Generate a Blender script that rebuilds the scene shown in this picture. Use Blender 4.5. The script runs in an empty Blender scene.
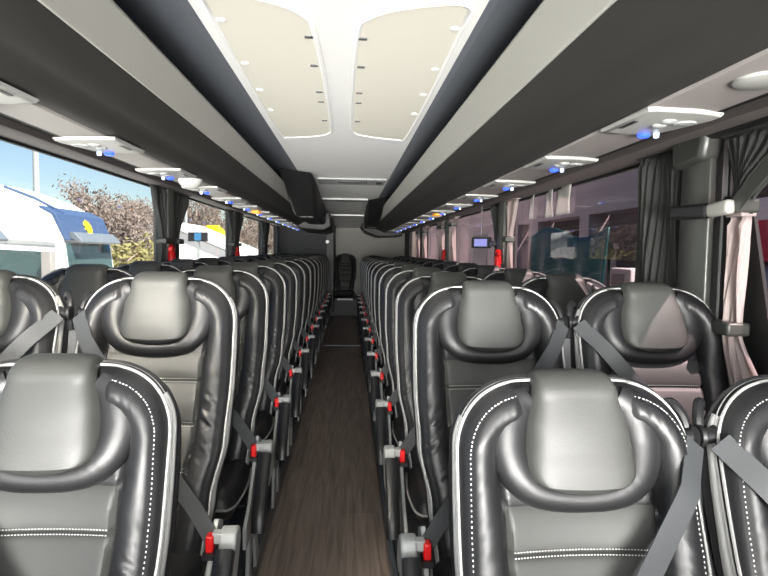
import bpy, math, random
from mathutils import Vector, Matrix, noise
random.seed(7)
C = bpy.context.scene.collection
sc = bpy.context.scene
pi = math.pi
CAMZ = 1.4

# ---------------------------------------------------------------- materials
def mat(name, col, rough=0.5, metal=0.0, spec=0.5, bump=None, coat=0.0, emit=None, estr=0.0, vary=None, sheen=0.0):
    m = bpy.data.materials.new(name); m.use_nodes = True
    nt = m.node_tree; b = nt.nodes['Principled BSDF']
    b.inputs['Base Color'].default_value = (*col, 1)
    b.inputs['Roughness'].default_value = rough
    b.inputs['Metallic'].default_value = metal
    b.inputs['Specular IOR Level'].default_value = spec
    b.inputs['Coat Weight'].default_value = coat
    b.inputs['Sheen Weight'].default_value = sheen
    if emit:
        b.inputs['Emission Color'].default_value = (*emit, 1)
        b.inputs['Emission Strength'].default_value = estr
    tc = nt.nodes.new('ShaderNodeTexCoord')
    if vary:
        n = nt.nodes.new('ShaderNodeTexNoise'); n.inputs['Scale'].default_value = vary[0]
        n.inputs['Detail'].default_value = 4
        nt.links.new(tc.outputs['Object'], n.inputs['Vector'])
        r = nt.nodes.new('ShaderNodeValToRGB')
        k = vary[1]
        r.color_ramp.elements[0].position = .3; r.color_ramp.elements[1].position = .7
        r.color_ramp.elements[0].color = (*[c * (1 - k) for c in col], 1)
        r.color_ramp.elements[1].color = (*[min(1, c * (1 + k)) for c in col], 1)
        nt.links.new(n.outputs['Fac'], r.inputs['Fac'])
        nt.links.new(r.outputs['Color'], b.inputs['Base Color'])
    if bump:
        n = nt.nodes.new('ShaderNodeTexNoise'); n.inputs['Scale'].default_value = bump[0]
        n.inputs['Detail'].default_value = 3
        nt.links.new(tc.outputs['Object'], n.inputs['Vector'])
        bp = nt.nodes.new('ShaderNodeBump'); bp.inputs['Strength'].default_value = bump[1]
        bp.inputs['Distance'].default_value = bump[2] if len(bump) > 2 else .001
        nt.links.new(n.outputs['Fac'], bp.inputs['Height'])
        nt.links.new(bp.outputs['Normal'], b.inputs['Normal'])
    return m

M = {}
M['leather'] = mat('glossy_leather', (.011, .011, .012), .44, spec=.5, bump=(220, .25, .0008))
M['panel'] = mat('matte_leather', (.042, .043, .040), .5, spec=.55, bump=(420, .35, .0008))
M['thread'] = mat('white_thread', (.62, .62, .6), .7)
M['piping'] = mat('grey_piping', (.26, .26, .255), .4)
M['silver_leather'] = mat('silver_leather', (.46, .46, .45), .42, bump=(120, .2))
M['black_fabric'] = mat('black_fabric', (.008, .008, .009), .8)
M['shell'] = mat('black_plastic', (.012, .012, .013), .38)
M['grey_plastic'] = mat('grey_plastic', (.32, .33, .325), .42)
M['blue_grey'] = mat('blue_grey_paint', (.12, .14, .16), .45)
M['red'] = mat('red_plastic', (.62, .008, .01), .35, emit=None)
M['belt'] = mat('belt_webbing', (.045, .048, .051), .6, bump=(300, .3))
M['frame'] = mat('dark_steel', (.05, .052, .055), .5, metal=.3)
M['white_paint'] = mat('ceiling_white', (.84, .845, .83), .30)
M['bin'] = mat('bin_charcoal', (.030, .029, .0265), .55, vary=(1.2, .08))
M['rail'] = mat('rail_silver', (.44, .44, .405), .42, metal=.25)
M['strip'] = mat('service_strip_grey', (.29, .268, .255), .45)
M['beam'] = mat('beam_grey', (.12, .105, .10), .6)
M['gap'] = mat('black_seal', (.006, .006, .006), .6)
M['coving'] = mat('coving_slate', (.11, .12, .14), .5)
M['psu'] = mat('off_white_plastic', (.36, .365, .345), .35)
M['blue_led'] = mat('blue_led', (.02, .05, .5), .3, emit=(.03, .09, 1.0), estr=1.6)
M['white_led'] = mat('pale_led', (.7, .8, 1), .3, emit=(.55, .7, 1.0), estr=1.2)
M['orange_led'] = mat('orange_lamp', (.8, .3, .02), .3, emit=(1, .35, .02), estr=.4)
M['housing'] = mat('housing_black', (.012, .013, .013), .5)
M['rear'] = mat('rear_panel_grey', (.34, .335, .30), .6)
M['partition'] = mat('partition_black', (.006, .007, .010), .6)
M['side'] = mat('side_wall_grey', (.10, .10, .10), .7)
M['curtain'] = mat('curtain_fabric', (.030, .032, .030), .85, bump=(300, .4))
M['curtain_sunlit'] = mat('sunlit_curtain_fabric', (.55, .48, .47), .85, bump=(300, .4))  # pale copy of the curtain cloth, sunlight put into its colour
M['pillar'] = mat('pillar_grey', (.05, .052, .047), .38, metal=.2)
M['plinth'] = mat('plinth_rubber', (.03, .033, .038), .5)
M['trim'] = mat('metal_trim', (.12, .14, .16), .35, metal=.6)
M['white'] = mat('white_gloss_paint', (.8, .8, .79), .3)
M['truck_blue'] = mat('truck_blue_paint', (.045, .075, .15), .3)
M['truck_glass'] = mat('truck_windscreen', (.04, .075, .075), .08, spec=.9)
M['black_rubber'] = mat('tyre_rubber', (.01, .01, .01), .8)
M['yellow'] = mat('yellow_paint', (.85, .65, .01), .4)
M['asphalt'] = mat('pale_concrete', (.58, .56, .53), .9, vary=(.4, .1))
M['shed'] = mat('white_sheet_roof', (.75, .74, .73), .6)
M['wall_pale'] = mat('pale_wall', (.42, .37, .37), .7, vary=(.8, .06))
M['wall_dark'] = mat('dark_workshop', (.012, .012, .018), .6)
M['teal'] = mat('teal_tarp', (.004, .10, .10), .55, bump=(9, .6, .02))
M['reflection'] = mat('white_reflection', (.72, .70, .68), .7)
M['leaf'] = mat('eucalypt_leaf', (.135, .10, .082), .7)
M['leaf_green'] = mat('shrub_leaf', (.17, .15, .05), .7)
M['bark'] = mat('pale_bark', (.42, .33, .28), .8)
M['pink_brick'] = mat('bright_pink_paint', (.45, .02, .06), .5)
M['sky_text'] = mat('blue_letters', (.05, .22, .42), .5)
M['van'] = mat('van_side_grey', (.22, .27, .34), .4)

def glass_mat(name, tint, refl=.9):
    m = bpy.data.materials.new(name); m.use_nodes = True
    nt = m.node_tree; nt.nodes.clear()
    o = nt.nodes.new('ShaderNodeOutputMaterial'); t = nt.nodes.new('ShaderNodeBsdfTransparent')
    g = nt.nodes.new('ShaderNodeBsdfGlossy'); mx = nt.nodes.new('ShaderNodeMixShader')
    lw = nt.nodes.new('ShaderNodeLayerWeight'); lw.inputs['Blend'].default_value = .5
    pw = nt.nodes.new('ShaderNodeMath'); pw.operation = 'POWER'; pw.inputs[1].default_value = 4.0
    f = nt.nodes.new('ShaderNodeMath'); f.operation = 'MULTIPLY_ADD'; f.inputs[1].default_value = .35 * refl; f.inputs[2].default_value = .03
    nt.links.new(lw.outputs['Facing'], pw.inputs[0]); nt.links.new(pw.outputs[0], f.inputs[0])
    t.inputs['Color'].default_value = (*tint, 1); g.inputs['Roughness'].default_value = .01
    nt.links.new(f.outputs[0], mx.inputs[0]); nt.links.new(t.outputs[0], mx.inputs[1])
    nt.links.new(g.outputs[0], mx.inputs[2]); nt.links.new(mx.outputs[0], o.inputs[0])
    return m
def translucent(m, col):
    nt = m.node_tree; o = nt.nodes['Material Output']; b = nt.nodes['Principled BSDF']
    t = nt.nodes.new('ShaderNodeBsdfTranslucent'); t.inputs['Color'].default_value = (*col, 1)
    mx = nt.nodes.new('ShaderNodeMixShader'); mx.inputs[0].default_value = .5
    nt.links.new(b.outputs[0], mx.inputs[1]); nt.links.new(t.outputs[0], mx.inputs[2]); nt.links.new(mx.outputs[0], o.inputs[0])
translucent(M['reflection'], (.8, .78, .76)); translucent(M['curtain_sunlit'], (.75, .62, .60))
M['glass'] = glass_mat('window_glass', (.93, .95, .95))
M['glass_tint'] = glass_mat('tinted_window_glass', (.70, .63, .65))

def floor_mat():
    m = bpy.data.materials.new('brown_wood_vinyl'); m.use_nodes = True
    nt = m.node_tree; b = nt.nodes['Principled BSDF']; b.inputs['Roughness'].default_value = .42
    tc = nt.nodes.new('ShaderNodeTexCoord'); mp = nt.nodes.new('ShaderNodeMapping')
    mp.inputs['Scale'].default_value = (26, 1.6, 1)
    n = nt.nodes.new('ShaderNodeTexNoise'); n.inputs['Scale'].default_value = 1.6; n.inputs['Detail'].default_value = 8
    n.inputs['Distortion'].default_value = .8
    r = nt.nodes.new('ShaderNodeValToRGB')
    r.color_ramp.elements[0].position = .3; r.color_ramp.elements[1].position = .72
    r.color_ramp.elements[0].color = (.16, .12, .098, 1); r.color_ramp.elements[1].color = (.35, .275, .23, 1)
    br = nt.nodes.new('ShaderNodeTexBrick'); mp2 = nt.nodes.new('ShaderNodeMapping')
    mp2.inputs['Rotation'].default_value = (0, 0, pi / 2)
    br.inputs['Scale'].default_value = 1; br.inputs['Brick Width'].default_value = 1.2; br.inputs['Row Height'].default_value = .15
    br.inputs['Mortar Size'].default_value = .0015; br.inputs['Color1'].default_value = (1, 1, 1, 1)
    br.inputs['Color2'].default_value = (.82, .82, .82, 1); br.inputs['Mortar'].default_value = (.6, .6, .6, 1)
    mul = nt.nodes.new('ShaderNodeMix'); mul.data_type = 'RGBA'; mul.blend_type = 'MULTIPLY'; mul.inputs[0].default_value = 1
    L = nt.links.new
    L(tc.outputs['Object'], mp.inputs['Vector']); L(mp.outputs[0], n.inputs['Vector']); L(n.outputs['Fac'], r.inputs['Fac'])
    L(tc.outputs['Object'], mp2.inputs['Vector']); L(mp2.outputs[0], br.inputs['Vector'])
    L(r.outputs[0], mul.inputs[6]); L(br.outputs['Color'], mul.inputs[7]); L(mul.outputs[2], b.inputs['Base Color'])
    return m
M['floor'] = floor_mat()

def mesh_panel_mat():
    m = bpy.data.materials.new('perforated_cream'); m.use_nodes = True
    nt = m.node_tree; b = nt.nodes['Principled BSDF']; b.inputs['Roughness'].default_value = .6
    tc = nt.nodes.new('ShaderNodeTexCoord'); v = nt.nodes.new('ShaderNodeTexVoronoi')
    v.inputs['Scale'].default_value = 95; v.inputs['Randomness'].default_value = 0
    r = nt.nodes.new('ShaderNodeValToRGB')
    r.color_ramp.elements[0].position = .28; r.color_ramp.elements[1].position = .40
    r.color_ramp.elements[0].color = (.36, .33, .27, 1); r.color_ramp.elements[1].color = (.66, .64, .56, 1)
    L = nt.links.new
    L(tc.outputs['Object'], v.inputs['Vector']); L(v.outputs['Distance'], r.inputs['Fac']); L(r.outputs[0], b.inputs['Base Color'])
    return m
M['mesh'] = mesh_panel_mat()

# ---------------------------------------------------------------- mesh builder
class MB:
    def __init__(s): s.v = []; s.f = []; s.m = []
    def add(s, vs, fs, mi=0):
        o = len(s.v); s.v += [tuple(p) for p in vs]; s.f += [tuple(i + o for i in f) for f in fs]; s.m += [mi] * len(fs)
    def box(s, lo, hi, mi=0, M_=None):
        x0, y0, z0 = lo; x1, y1, z1 = hi
        vs = [(x0, y0, z0), (x1, y0, z0), (x1, y1, z0), (x0, y1, z0), (x0, y0, z1), (x1, y0, z1), (x1, y1, z1), (x0, y1, z1)]
        if M_ is not None: vs = [tuple(M_ @ Vector(p)) for p in vs]
        s.add(vs, [(3, 2, 1, 0), (4, 5, 6, 7), (0, 1, 5, 4), (1, 2, 6, 5), (2, 3, 7, 6), (3, 0, 4, 7)], mi)
    def bar(s, a, b, w, h, mi=0, up=(0, 0, 1)):
        a = Vector(a); b = Vector(b); d = (b - a).normalized(); x = d.cross(Vector(up)).normalized(); z = x.cross(d)
        vs = []
        for p in (a, b):
            for i, j in ((-1, -1), (1, -1), (1, 1), (-1, 1)): vs.append(p + x * i * w / 2 + z * j * h / 2)
        s.add(vs, [(0, 1, 2, 3), (7, 6, 5, 4), (0, 4, 5, 1), (1, 5, 6, 2), (2, 6, 7, 3), (3, 7, 4, 0)], mi)
    def tube(s, path, rad, n=8, mi=0, closed=False, flat=1.0, up=(0, 1, 0)):
        P = [Vector(p) for p in path]; k = len(P)
        R = rad if isinstance(rad, (list, tuple)) else [rad] * k
        vs = []
        for i, p in enumerate(P):
            if closed: d = P[(i + 1) % k] - P[i - 1]
            else: d = P[min(i + 1, k - 1)] - P[max(i - 1, 0)]
            d.normalize(); x = d.cross(Vector(up))
            if x.length < 1e-4: x = d.cross(Vector((1, 0, 0)))
            x.normalize(); z = x.cross(d)
            for j in range(n):
                t = 2 * pi * j / n; vs.append(p + x * math.cos(t) * R[i] + z * math.sin(t) * R[i] * flat)
        fs = []
        for i in range(k if closed else k - 1):
            i2 = (i + 1) % k
            for j in range(n):
                j2 = (j + 1) % n; fs.append((i * n + j, i * n + j2, i2 * n + j2, i2 * n + j))
        if not closed: fs += [tuple(range(n))[::-1], tuple((k - 1) * n + j for j in range(n))]
        s.add(vs, fs, mi)
    def prism(s, poly, y0, y1, mi=0, axis='y'):
        n = len(poly)
        if axis == 'y': vs = [(x, y0, z) for x, z in poly] + [(x, y1, z) for x, z in poly]
        elif axis == 'x': vs = [(y0, x, z) for x, z in poly] + [(y1, x, z) for x, z in poly]
        else: vs = [(x, z, y0) for x, z in poly] + [(x, z, y1) for x, z in poly]
        fs = [tuple(range(n))[::-1], tuple(range(n, 2 * n))] + [(i, (i + 1) % n, n + (i + 1) % n, n + i) for i in range(n)]
        s.add(vs, fs, mi)
    def lathe(s, prof, c=(0, 0, 0), n=16, mi=0, M_=None):
        vs = []
        for r, z in prof:
            for j in range(n):
                t = 2 * pi * j / n; p = Vector((r * math.cos(t), r * math.sin(t), z))
                if M_ is not None: p = M_ @ p
                vs.append(p + Vector(c))
        k = len(prof)
        fs = [(i * n + j, i * n + (j + 1) % n, (i + 1) * n + (j + 1) % n, (i + 1) * n + j) for i in range(k - 1) for j in range(n)]
        fs += [tuple(range(n))[::-1], tuple((k - 1) * n + j for j in range(n))]
        s.add(vs, fs, mi)
    def grid(s, f, nu, nv, mi=0, closed_u=False):
        vs = [f(i / nu, j / nv) for j in range(nv + 1) for i in range(nu + 1)]
        fs = [(j * (nu + 1) + i, j * (nu + 1) + i + 1, (j + 1) * (nu + 1) + i + 1, (j + 1) * (nu + 1) + i) for j in range(nv) for i in range(nu)]
        s.add(vs, fs, mi if not callable(mi) else 0)
    def build(s, name, mats, parent=None, smooth=True, loc=None, bevel=0, recalc=True, solid=0, wn=True):
        me = bpy.data.meshes.new(name); me.from_pydata([tuple(p) for p in s.v], [], s.f)
        if not isinstance(mats, (list, tuple)): mats = [mats]
        for m in mats: me.materials.append(m)
        me.polygons.foreach_set('material_index', s.m)
        if recalc:
            import bmesh
            bm = bmesh.new(); bm.from_mesh(me); bmesh.ops.recalc_face_normals(bm, faces=bm.faces); bm.to_mesh(me); bm.free()
        if smooth:
            me.shade_smooth()
            me.set_sharp_from_angle(angle=math.radians(38))
        o = bpy.data.objects.new(name, me); C.objects.link(o)
        if parent: o.parent = parent
        if loc: o.location = loc
        if bevel:
            b = o.modifiers.new('bevel', 'BEVEL'); b.width = bevel; b.segments = 3; b.limit_method = 'ANGLE'
            b.angle_limit = math.radians(40); b.harden_normals = False
        if solid:
            b = o.modifiers.new('solid', 'SOLIDIFY'); b.thickness = solid; b.offset = 0
        return o

def tag(o, label, cat, group=None, kind=None):
    if label: o['label'] = label
    if cat: o['category'] = cat
    if group: o['group'] = group
    if kind: o['kind'] = kind
    return o
def thing(name, label, cat, loc=(0, 0, 0), rz=0, group=None):
    o = bpy.data.objects.new(name, None); C.objects.link(o); o.location = loc; o.rotation_euler = (0, 0, rz)
    o.empty_display_size = .1
    return tag(o, label, cat, group)
def struct(o, label=None):
    o['kind'] = 'structure'
    if label: o['label'] = label
    return o
def copy_tree(o, parent=None):
    c = o.copy(); C.objects.link(c)
    if parent is not None: c.parent = parent
    for ch in o.children: copy_tree(ch, c)
    return c
def smooth_path(pts, n=6):
    P = [Vector(p) for p in pts]; out = []
    for i in range(len(P) - 1):
        p0 = P[max(i - 1, 0)]; p1 = P[i]; p2 = P[i + 1]; p3 = P[min(i + 2, len(P) - 1)]
        for k in range(n):
            t = k / n
            out.append(.5 * ((2 * p1) + (-p0 + p2) * t + (2 * p0 - 5 * p1 + 4 * p2 - p3) * t * t + (-p0 + 3 * p1 - 3 * p2 + p3) * t ** 3))
    out.append(P[-1]); return out

# ================================================================ SEAT
ZT, ZB = 1.20, .37
def lerp_tab(tab, x):
    if x <= tab[0][0]: return tab[0][1]
    for (a, va), (b, vb) in zip(tab, tab[1:]):
        if x <= b:
            t = (x - a) / (b - a); t = t * t * (3 - 2 * t) if True else t
            return va + (vb - va) * t
    return tab[-1][1]
YB = [(.30, -.285), (.45, -.262), (.62, -.215), (.80, -.150), (.95, -.090), (1.08, -.040), (1.20, .0)]
def yback(z):
    for (a, va), (b, vb) in zip(YB, YB[1:]):
        if z <= b or b == 1.20:
            return va + (vb - va) * (z - a) / (b - a)
WT = [(.37, .185), (.55, .205), (.72, .235), (.88, .243), (1.20, .238)]
Z1 = 1.065
def hw(z):
    w = lerp_tab(WT, z)
    if z > Z1:
        t = min(1, (z - Z1) / (ZT - Z1)); w *= (1 - .62 * t ** 2.6) * max(0.0, 1 - max(0, t - .8) ** 1.0 * 0) 
        w *= 1 if t < .999 else 1
    return w
# outline: up the right side, round the shoulder, across the top
def outline(nside=46, ntop=16):
    pts = []
    r = .150
    zc = ZT - r
    for i in range(nside):
        z = ZB + (zc - ZB) * i / nside
        pts.append((lerp_tab(WT, z), z))
    wx = lerp_tab(WT, zc)
    for i in range(ntop + 1):
        a = (pi / 2) * i / ntop
        pts.append((wx - r * 1.05 + r * 1.05 * math.cos(a) ** .9, zc + r * math.sin(a) ** .9))
    x_end = pts[-1][0]
    for i in range(1, 5): pts.append((x_end * (1 - i / 5), ZT))
    right = pts
    full = right + [(0, ZT)] + [(-x, z) for x, z in reversed(right)]
    return full
OUT = outline()
def hwz(z):     # half width from the outline
    best = 0
    R = OUT[:len(OUT) // 2]
    for (xa, za), (xb, zb) in zip(R, R[1:]):
        if za <= z <= zb and zb > za:
            return xa + (xb - xa) * (z - za) / (zb - za)
    return R[-1][0] if z > R[0][1] else R[0][0]
def dist_out(x, z):
    d = 1e9
    for (xa, za), (xb, zb) in zip(OUT, OUT[1:]):
        dx, dz = xb - xa, zb - za; L2 = dx * dx + dz * dz
        if L2 < 1e-12: continue
        t = max(0, min(1, ((x - xa) * dx + (z - za) * dz) / L2))
        q = (x - xa - t * dx) ** 2 + (z - za - t * dz) ** 2
        if q < d: d = q
    return math.sqrt(d)
SEAMS = [.888, .762, .634, .506]
BW = .092
def relief(x, z):
    d = dist_out(x, z)
    bw = BW if z < .93 else BW - .012 * min(1, (z - .93) / .1)
    H = .025 + .020 * max(0, min(1, (z - .8) / .3))
    h = 0
    H *= 1 - .85 * max(0, min(1, (z - 1.09) / .06)) * max(0, min(1, (.125 - abs(x)) / .045))
    if d < bw:
        t = d / bw
        h = H * (math.sin(pi * min(1, t ** .88)) ** .55) - .016 * (1 - t) ** 3
        # gathered leather
        wz = math.exp(-((z - .76) / .10) ** 2)
        env = math.sin(pi * min(1, t)) ** .6
        h += env * (.0012 + .0050 * wz) * noise.noise(Vector((x * 14, z * 58 + abs(x) * 40, 3.1))) + env * wz * .0022 * noise.noise(Vector((x * 30, z * 120 - abs(x) * 60, 8)))
        h += env * .003 * noise.noise(Vector((x * 9, z * 11, 1)))
        wt = math.exp(-((z - 1.15) / .05) ** 2) * (1 if abs(x) > .07 else 0)
        h += wt * .0006 * math.sin(x * 380 + z * 60) * math.sin(pi * t)
        # top stitch groove
        h -= .0028 * math.exp(-((d - .020) / .0035) ** 2)
    else:
        cx = abs(x) / .15
        h = -.012 * (1 - min(1, cx) ** 2)
        if z < .97:
            k = 1
            for sz in SEAMS: h -= .0075 * math.exp(-((z - sz) / .0042) ** 2)
            for a, b in zip([.97] + SEAMS, SEAMS + [.36]):
                if b < z <= a:
                    t = (z - b) / (a - b); h += .008 * (math.sin(pi * t) ** .5 if 0 < t < 1 else 0)
    h -= .013 * math.exp(-((d - bw) / .0065) ** 2)
    return h

def backrest_mb():
    mb = MB(); NU, NV = 84, 180
    zs = []
    for j in range(NV + 1):
        t = j / NV; zs.append(ZB + (ZT - ZB) * (t if t < .8 else .8 + .2 * math.sin((t - .8) / .2 * pi / 2)))
    vs = []; 
    for z in zs:
        w = hwz(z)
        for i in range(NU + 1):
            u = -1 + 2 * i / NU
            u = math.copysign(abs(u) ** .92, u)
            x = u * w
            vs.append((x, yback(z) - relief(x, z), z))
    fs = []; ms = []
    for j in range(NV):
        for i in range(NU):
            fs.append((j * (NU + 1) + i, j * (NU + 1) + i + 1, (j + 1) * (NU + 1) + i + 1, (j + 1) * (NU + 1) + i))
            c = [(vs[k][0], vs[k][2]) for k in fs[-1]]
            x = sum(p[0] for p in c) / 4; z = sum(p[1] for p in c) / 4
            ms.append(1 if (dist_out(x, z) > BW and z < .97) else 0)
    mb.v = vs; mb.f = fs; mb.m = ms
    return mb

def ring_mb(y0f, y1f, g0, g1, bulge=0, nsub=4, zlim=None):
    # band swept along the outline, from depth y0 (grown by g0) to y1 (grown by g1)
    mb = MB(); n = len(OUT); vs = []
    nrm = []
    for i in range(n):
        a = Vector(OUT[max(i - 1, 0)]); b = Vector(OUT[min(i + 1, n - 1)]); t = b - a
        if t.length < 1e-9: t = Vector((0, 1))
        t.normalize(); nrm.append((t.y, -t.x))
    for i, (x, z) in enumerate(OUT):
        y0 = y0f(z); y1 = y1f(z)
        for k in range(nsub + 1):
            s = k / nsub; g = g0 + (g1 - g0) * s + bulge * math.sin(pi * s)
            vs.append((x + nrm[i][0] * g, yback(z) + y0 + (y1 - y0) * s, z + nrm[i][1] * g))
    m = nsub + 1
    def ok(i):
        if zlim is None: return True
        return OUT[i][1] < zlim[0] if zlim[1] else OUT[i][1] >= zlim[0]
    fs = [(i * m + k, i * m + k + 1, (i + 1) * m + k + 1, (i + 1) * m + k) for i in range(n - 1) for k in range(nsub) if ok(i)]
    use = sorted({q for f in fs for q in f}); mp = {q: a for a, q in enumerate(use)}
    mb.add([vs[q] for q in use], [tuple(mp[q] for q in f) for f in fs]); return mb

def wstrip(z):   # width of the silver side strip
    return .026 + .026 * math.exp(-((z - .66) / .17) ** 2) + .012 * math.exp(-((z - 1.12) / .06) ** 2)
def dk(z):
    return 1 - .62 * max(0, min(1, (z - .98) / .20)) ** 1.2
def shell_mb():
    mb = MB(); n = len(OUT); NU = 24
    def surf(z, u):
        x = u * (hwz(z) + .006)
        return (x, yback(z) + (.088 + .030 * (1 - u * u) ** .5 * (1 if z > .5 else .7)) * dk(z), z - .012 * max(0, (z - 1.1) / .1))
    zs = [ZB + (ZT + .002 - ZB) * math.sin(j / 40 * pi / 2) for j in range(41)]
    vs = [surf(z, -1 + 2 * i / NU) for z in zs for i in range(NU + 1)]
    fs = [(j * (NU + 1) + i, j * (NU + 1) + i + 1, (j + 1) * (NU + 1) + i + 1, (j + 1) * (NU + 1) + i) for j in range(40) for i in range(NU)]
    mb.add(vs, fs)
    # rounded edge joining shell and sides
    b = ring_mb(lambda z: .058 * dk(z), lambda z: .090 * dk(z), .004, .0, .006 , 5); mb.add(b.v, b.f)
    # top cap behind headrest
    def cap(u, v):
        x = (-.22 + .44 * u); zt = ZT - .0
        e = min(1, abs(x) / .22)
        return (x * .6, yback(ZT) - .01 + .055 * v, ZT - .002 - .014 * v)
    mb.grid(cap, 24, 8)
    return mb

def pad_mb():
    mb = MB(); NU, NV = 36, 54
    zb = 1.005
    def hwp(v):
        return lerp_tab([(0, .104), (.22, .110), (.45, .1035), (.72, .088), (.85, .084), (1.0, .083)], v)
    def f(uu, vv):
        u = -1 + 2 * uu
        w = hwp(vv)
        if vv < .16:
            t = 1 - vv / .16; w *= (1 - t ** 2.6) ** (1 / 2.6) if t < 1 else .0
            w = max(w, .045 if vv == 0 else w)
        x = u * w
        s = vv / .80
        if s <= 1:
            z = zb + (1.198 - zb) * s; y = yback(z) - .040; nz, ny = 0, -1
            droop = 0
        e = (1 - abs(u) ** 7) ** .5 if abs(u) < 1 else 0
        if vv < .07: e *= (vv / .07) ** .5
        th = .036 * e
        bow = .008 * (1 - u * u) * math.sin(pi * min(1, s))
        if s <= .88:
            return (x, y + .022 - th - bow, z - (.010 * (1 - u * u) if vv < .2 else 0) * (1 - vv / .2))
        # wrap over the top
        a = (s - .88) / (1.25 - .88)
        ang = a * pi * .80
        r = .052
        zc = zb + (1.198 - zb) * .88; yc = yback(zc) - .040 + r
        zz = zc + (r * .72) * math.sin(ang) ; yy = yc - r * math.cos(ang)
        k = .022 - th
        return (x, yy + k * math.cos(ang), zz - k * math.sin(ang) * .8)
    mb.grid(f, NU, NV)
    return mb

def roll_mb():
    half = [(0, .982), (.055, .986), (.097, 1.000), (.126, 1.030), (.138, 1.072), (.134, 1.115), (.116, 1.150), (.090, 1.168)]
    rr = [.024, .026, .030, .035, .038, .039, .036, .028]
    P = [(-x, 0, z) for x, z in reversed(half[1:])] + [(x, 0, z) for x, z in half]
    R = list(reversed(rr[1:])) + rr
    pts = smooth_path([(p[0], R[i], p[2]) for i, p in enumerate(P)], 6)
    path = [(p.x, yback(p.z) - .006, p.z) for p in pts]; rad = [p.y for p in pts]
    mb = MB(); mb.tube(path, rad, 16, flat=.70, up=(0, 1, 0))
    # small gathers near the ends
    mb.v = [(x, y - .0005 * math.sin(x * 260 + z * 200), z) for x, y, z in mb.v]
    return mb

def insert_mb():  # flat pads each side, in the hollow between roll and wings
    return None

def stitch_mb(sz):
    mb = MB()
    if sz:
        for dz in (-.0048, .0048):
            z = sz + dz; n = 46
            for i in range(n):
                x = -.140 + .28 * (i + .15) / n; x2 = x + .0033
                y = yback(z) - relief(x, z) - .0006
                mb.box((x, y - .0006, z - .0009), (x2, y + .001, z + .0009))
    if sz: return mb
    # line of stitches following the wing
    acc = 0; last = None; n = len(OUT)
    dense = []
    for i in range(n - 1):
        for k in range(8):
            t = k / 8; dense.append((OUT[i][0] + (OUT[i + 1][0] - OUT[i][0]) * t, OUT[i][1] + (OUT[i + 1][1] - OUT[i][1]) * t, i))
    for j in range(1, len(dense) - 1):
        x, z, i = dense[j]; px, pz, _ = dense[j - 1]; acc += math.hypot(x - px, z - pz)
        if acc > .0078:
            acc = 0
            a = Vector(OUT[max(i - 1, 0)]); b = Vector(OUT[min(i + 2, n - 1)]); t = (b - a).normalized(); nn = Vector((-t.y, t.x))
            qx, qz = x + nn.x * .020, z + nn.y * .020
            if abs(qx) < .09 and qz > 1.1: continue
            y = yback(qz) - relief(qx, qz) - .0005
            qx2, qz2 = qx + t.x * .0034, qz + t.y * .0034
            y2 = yback(qz2) - relief(qx2, qz2) - .0005
            mb.bar((qx, y, qz), (qx2, y2, qz2), .0018, .0018, up=(0, 1, 0))
    return mb

def cushion_mb():
    mb = MB(); NU, NV = 40, 40
    def shape(u, v, top):
        # v 0 front ..1 rear
        y = -.66 + .40 * v
        w = .205 + .015 * math.sin(pi * v) - (.02 * max(0, 1 - v / .12) ** 2)
        uu = -1 + 2 * u; x = uu * w
        ez = (1 - abs(uu) ** 4) ** .5 if abs(uu) < 1 else 0
        fz = (1 - max(0, 1 - v / .18) ** 2.5) ** .5
        if top:
            z = .375 + (.062 + .018 * math.exp(-((abs(uu) - .8) / .13) ** 2)) * ez * max(.0, fz) - .012 * v
            z -= .006 * math.exp(-((abs(uu) - .62) / .03) ** 2) * (1 if v > .1 else 0)
            return (x, y, z)
        return (x, y, .375 - .075 * ez * fz)
    mb.grid(lambda u, v: shape(u, v, True), NU, NV)
    mb.grid(lambda u, v: shape(1 - u, v, False), NU, NV)
    # rear skirt
    mb.box((-.19, -.27, .31), (.19, -.255, .40))
    return mb
def cushion_piping_mb():
    mb = MB(); pts = []
    for i in range(21): v = 1 - i / 20; pts.append((-(.207 + .015 * math.sin(pi * v) - .02 * max(0, 1 - v / .12) ** 2), -.66 + .40 * v, .377))
    r = [(-p[0], p[1], p[2]) for p in reversed(pts)]
    mb.tube(pts + r, .0045, 6, up=(0, 0, 1)); return mb

def ribbon(path, w, wdir, th=.0025):
    mb = MB(); P = [Vector(p) for p in path]; k = len(P); vs = []
    for i, p in enumerate(P):
        wd = Vector(wdir[i] if isinstance(wdir, list) else wdir).normalized()
        d = (P[min(i + 1, k - 1)] - P[max(i - 1, 0)]).normalized(); nn = d.cross(wd).normalized()
        for a, b in ((-1, -1), (-.35, -1.5), (.35, -1.5), (1, -1), (1, 1), (-1, 1)): vs.append(p + wd * a * w / 2 + nn * b * th / 2)
    fs = []
    for i in range(k - 1):
        for j in range(6): j2 = (j + 1) % 6; fs.append((i * 6 + j, i * 6 + j2, (i + 1) * 6 + j2, (i + 1) * 6 + j))
    fs += [(5, 4, 3, 2, 1, 0), tuple((k - 1) * 6 + j for j in range(6))]
    mb.add(vs, fs); return mb

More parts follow.
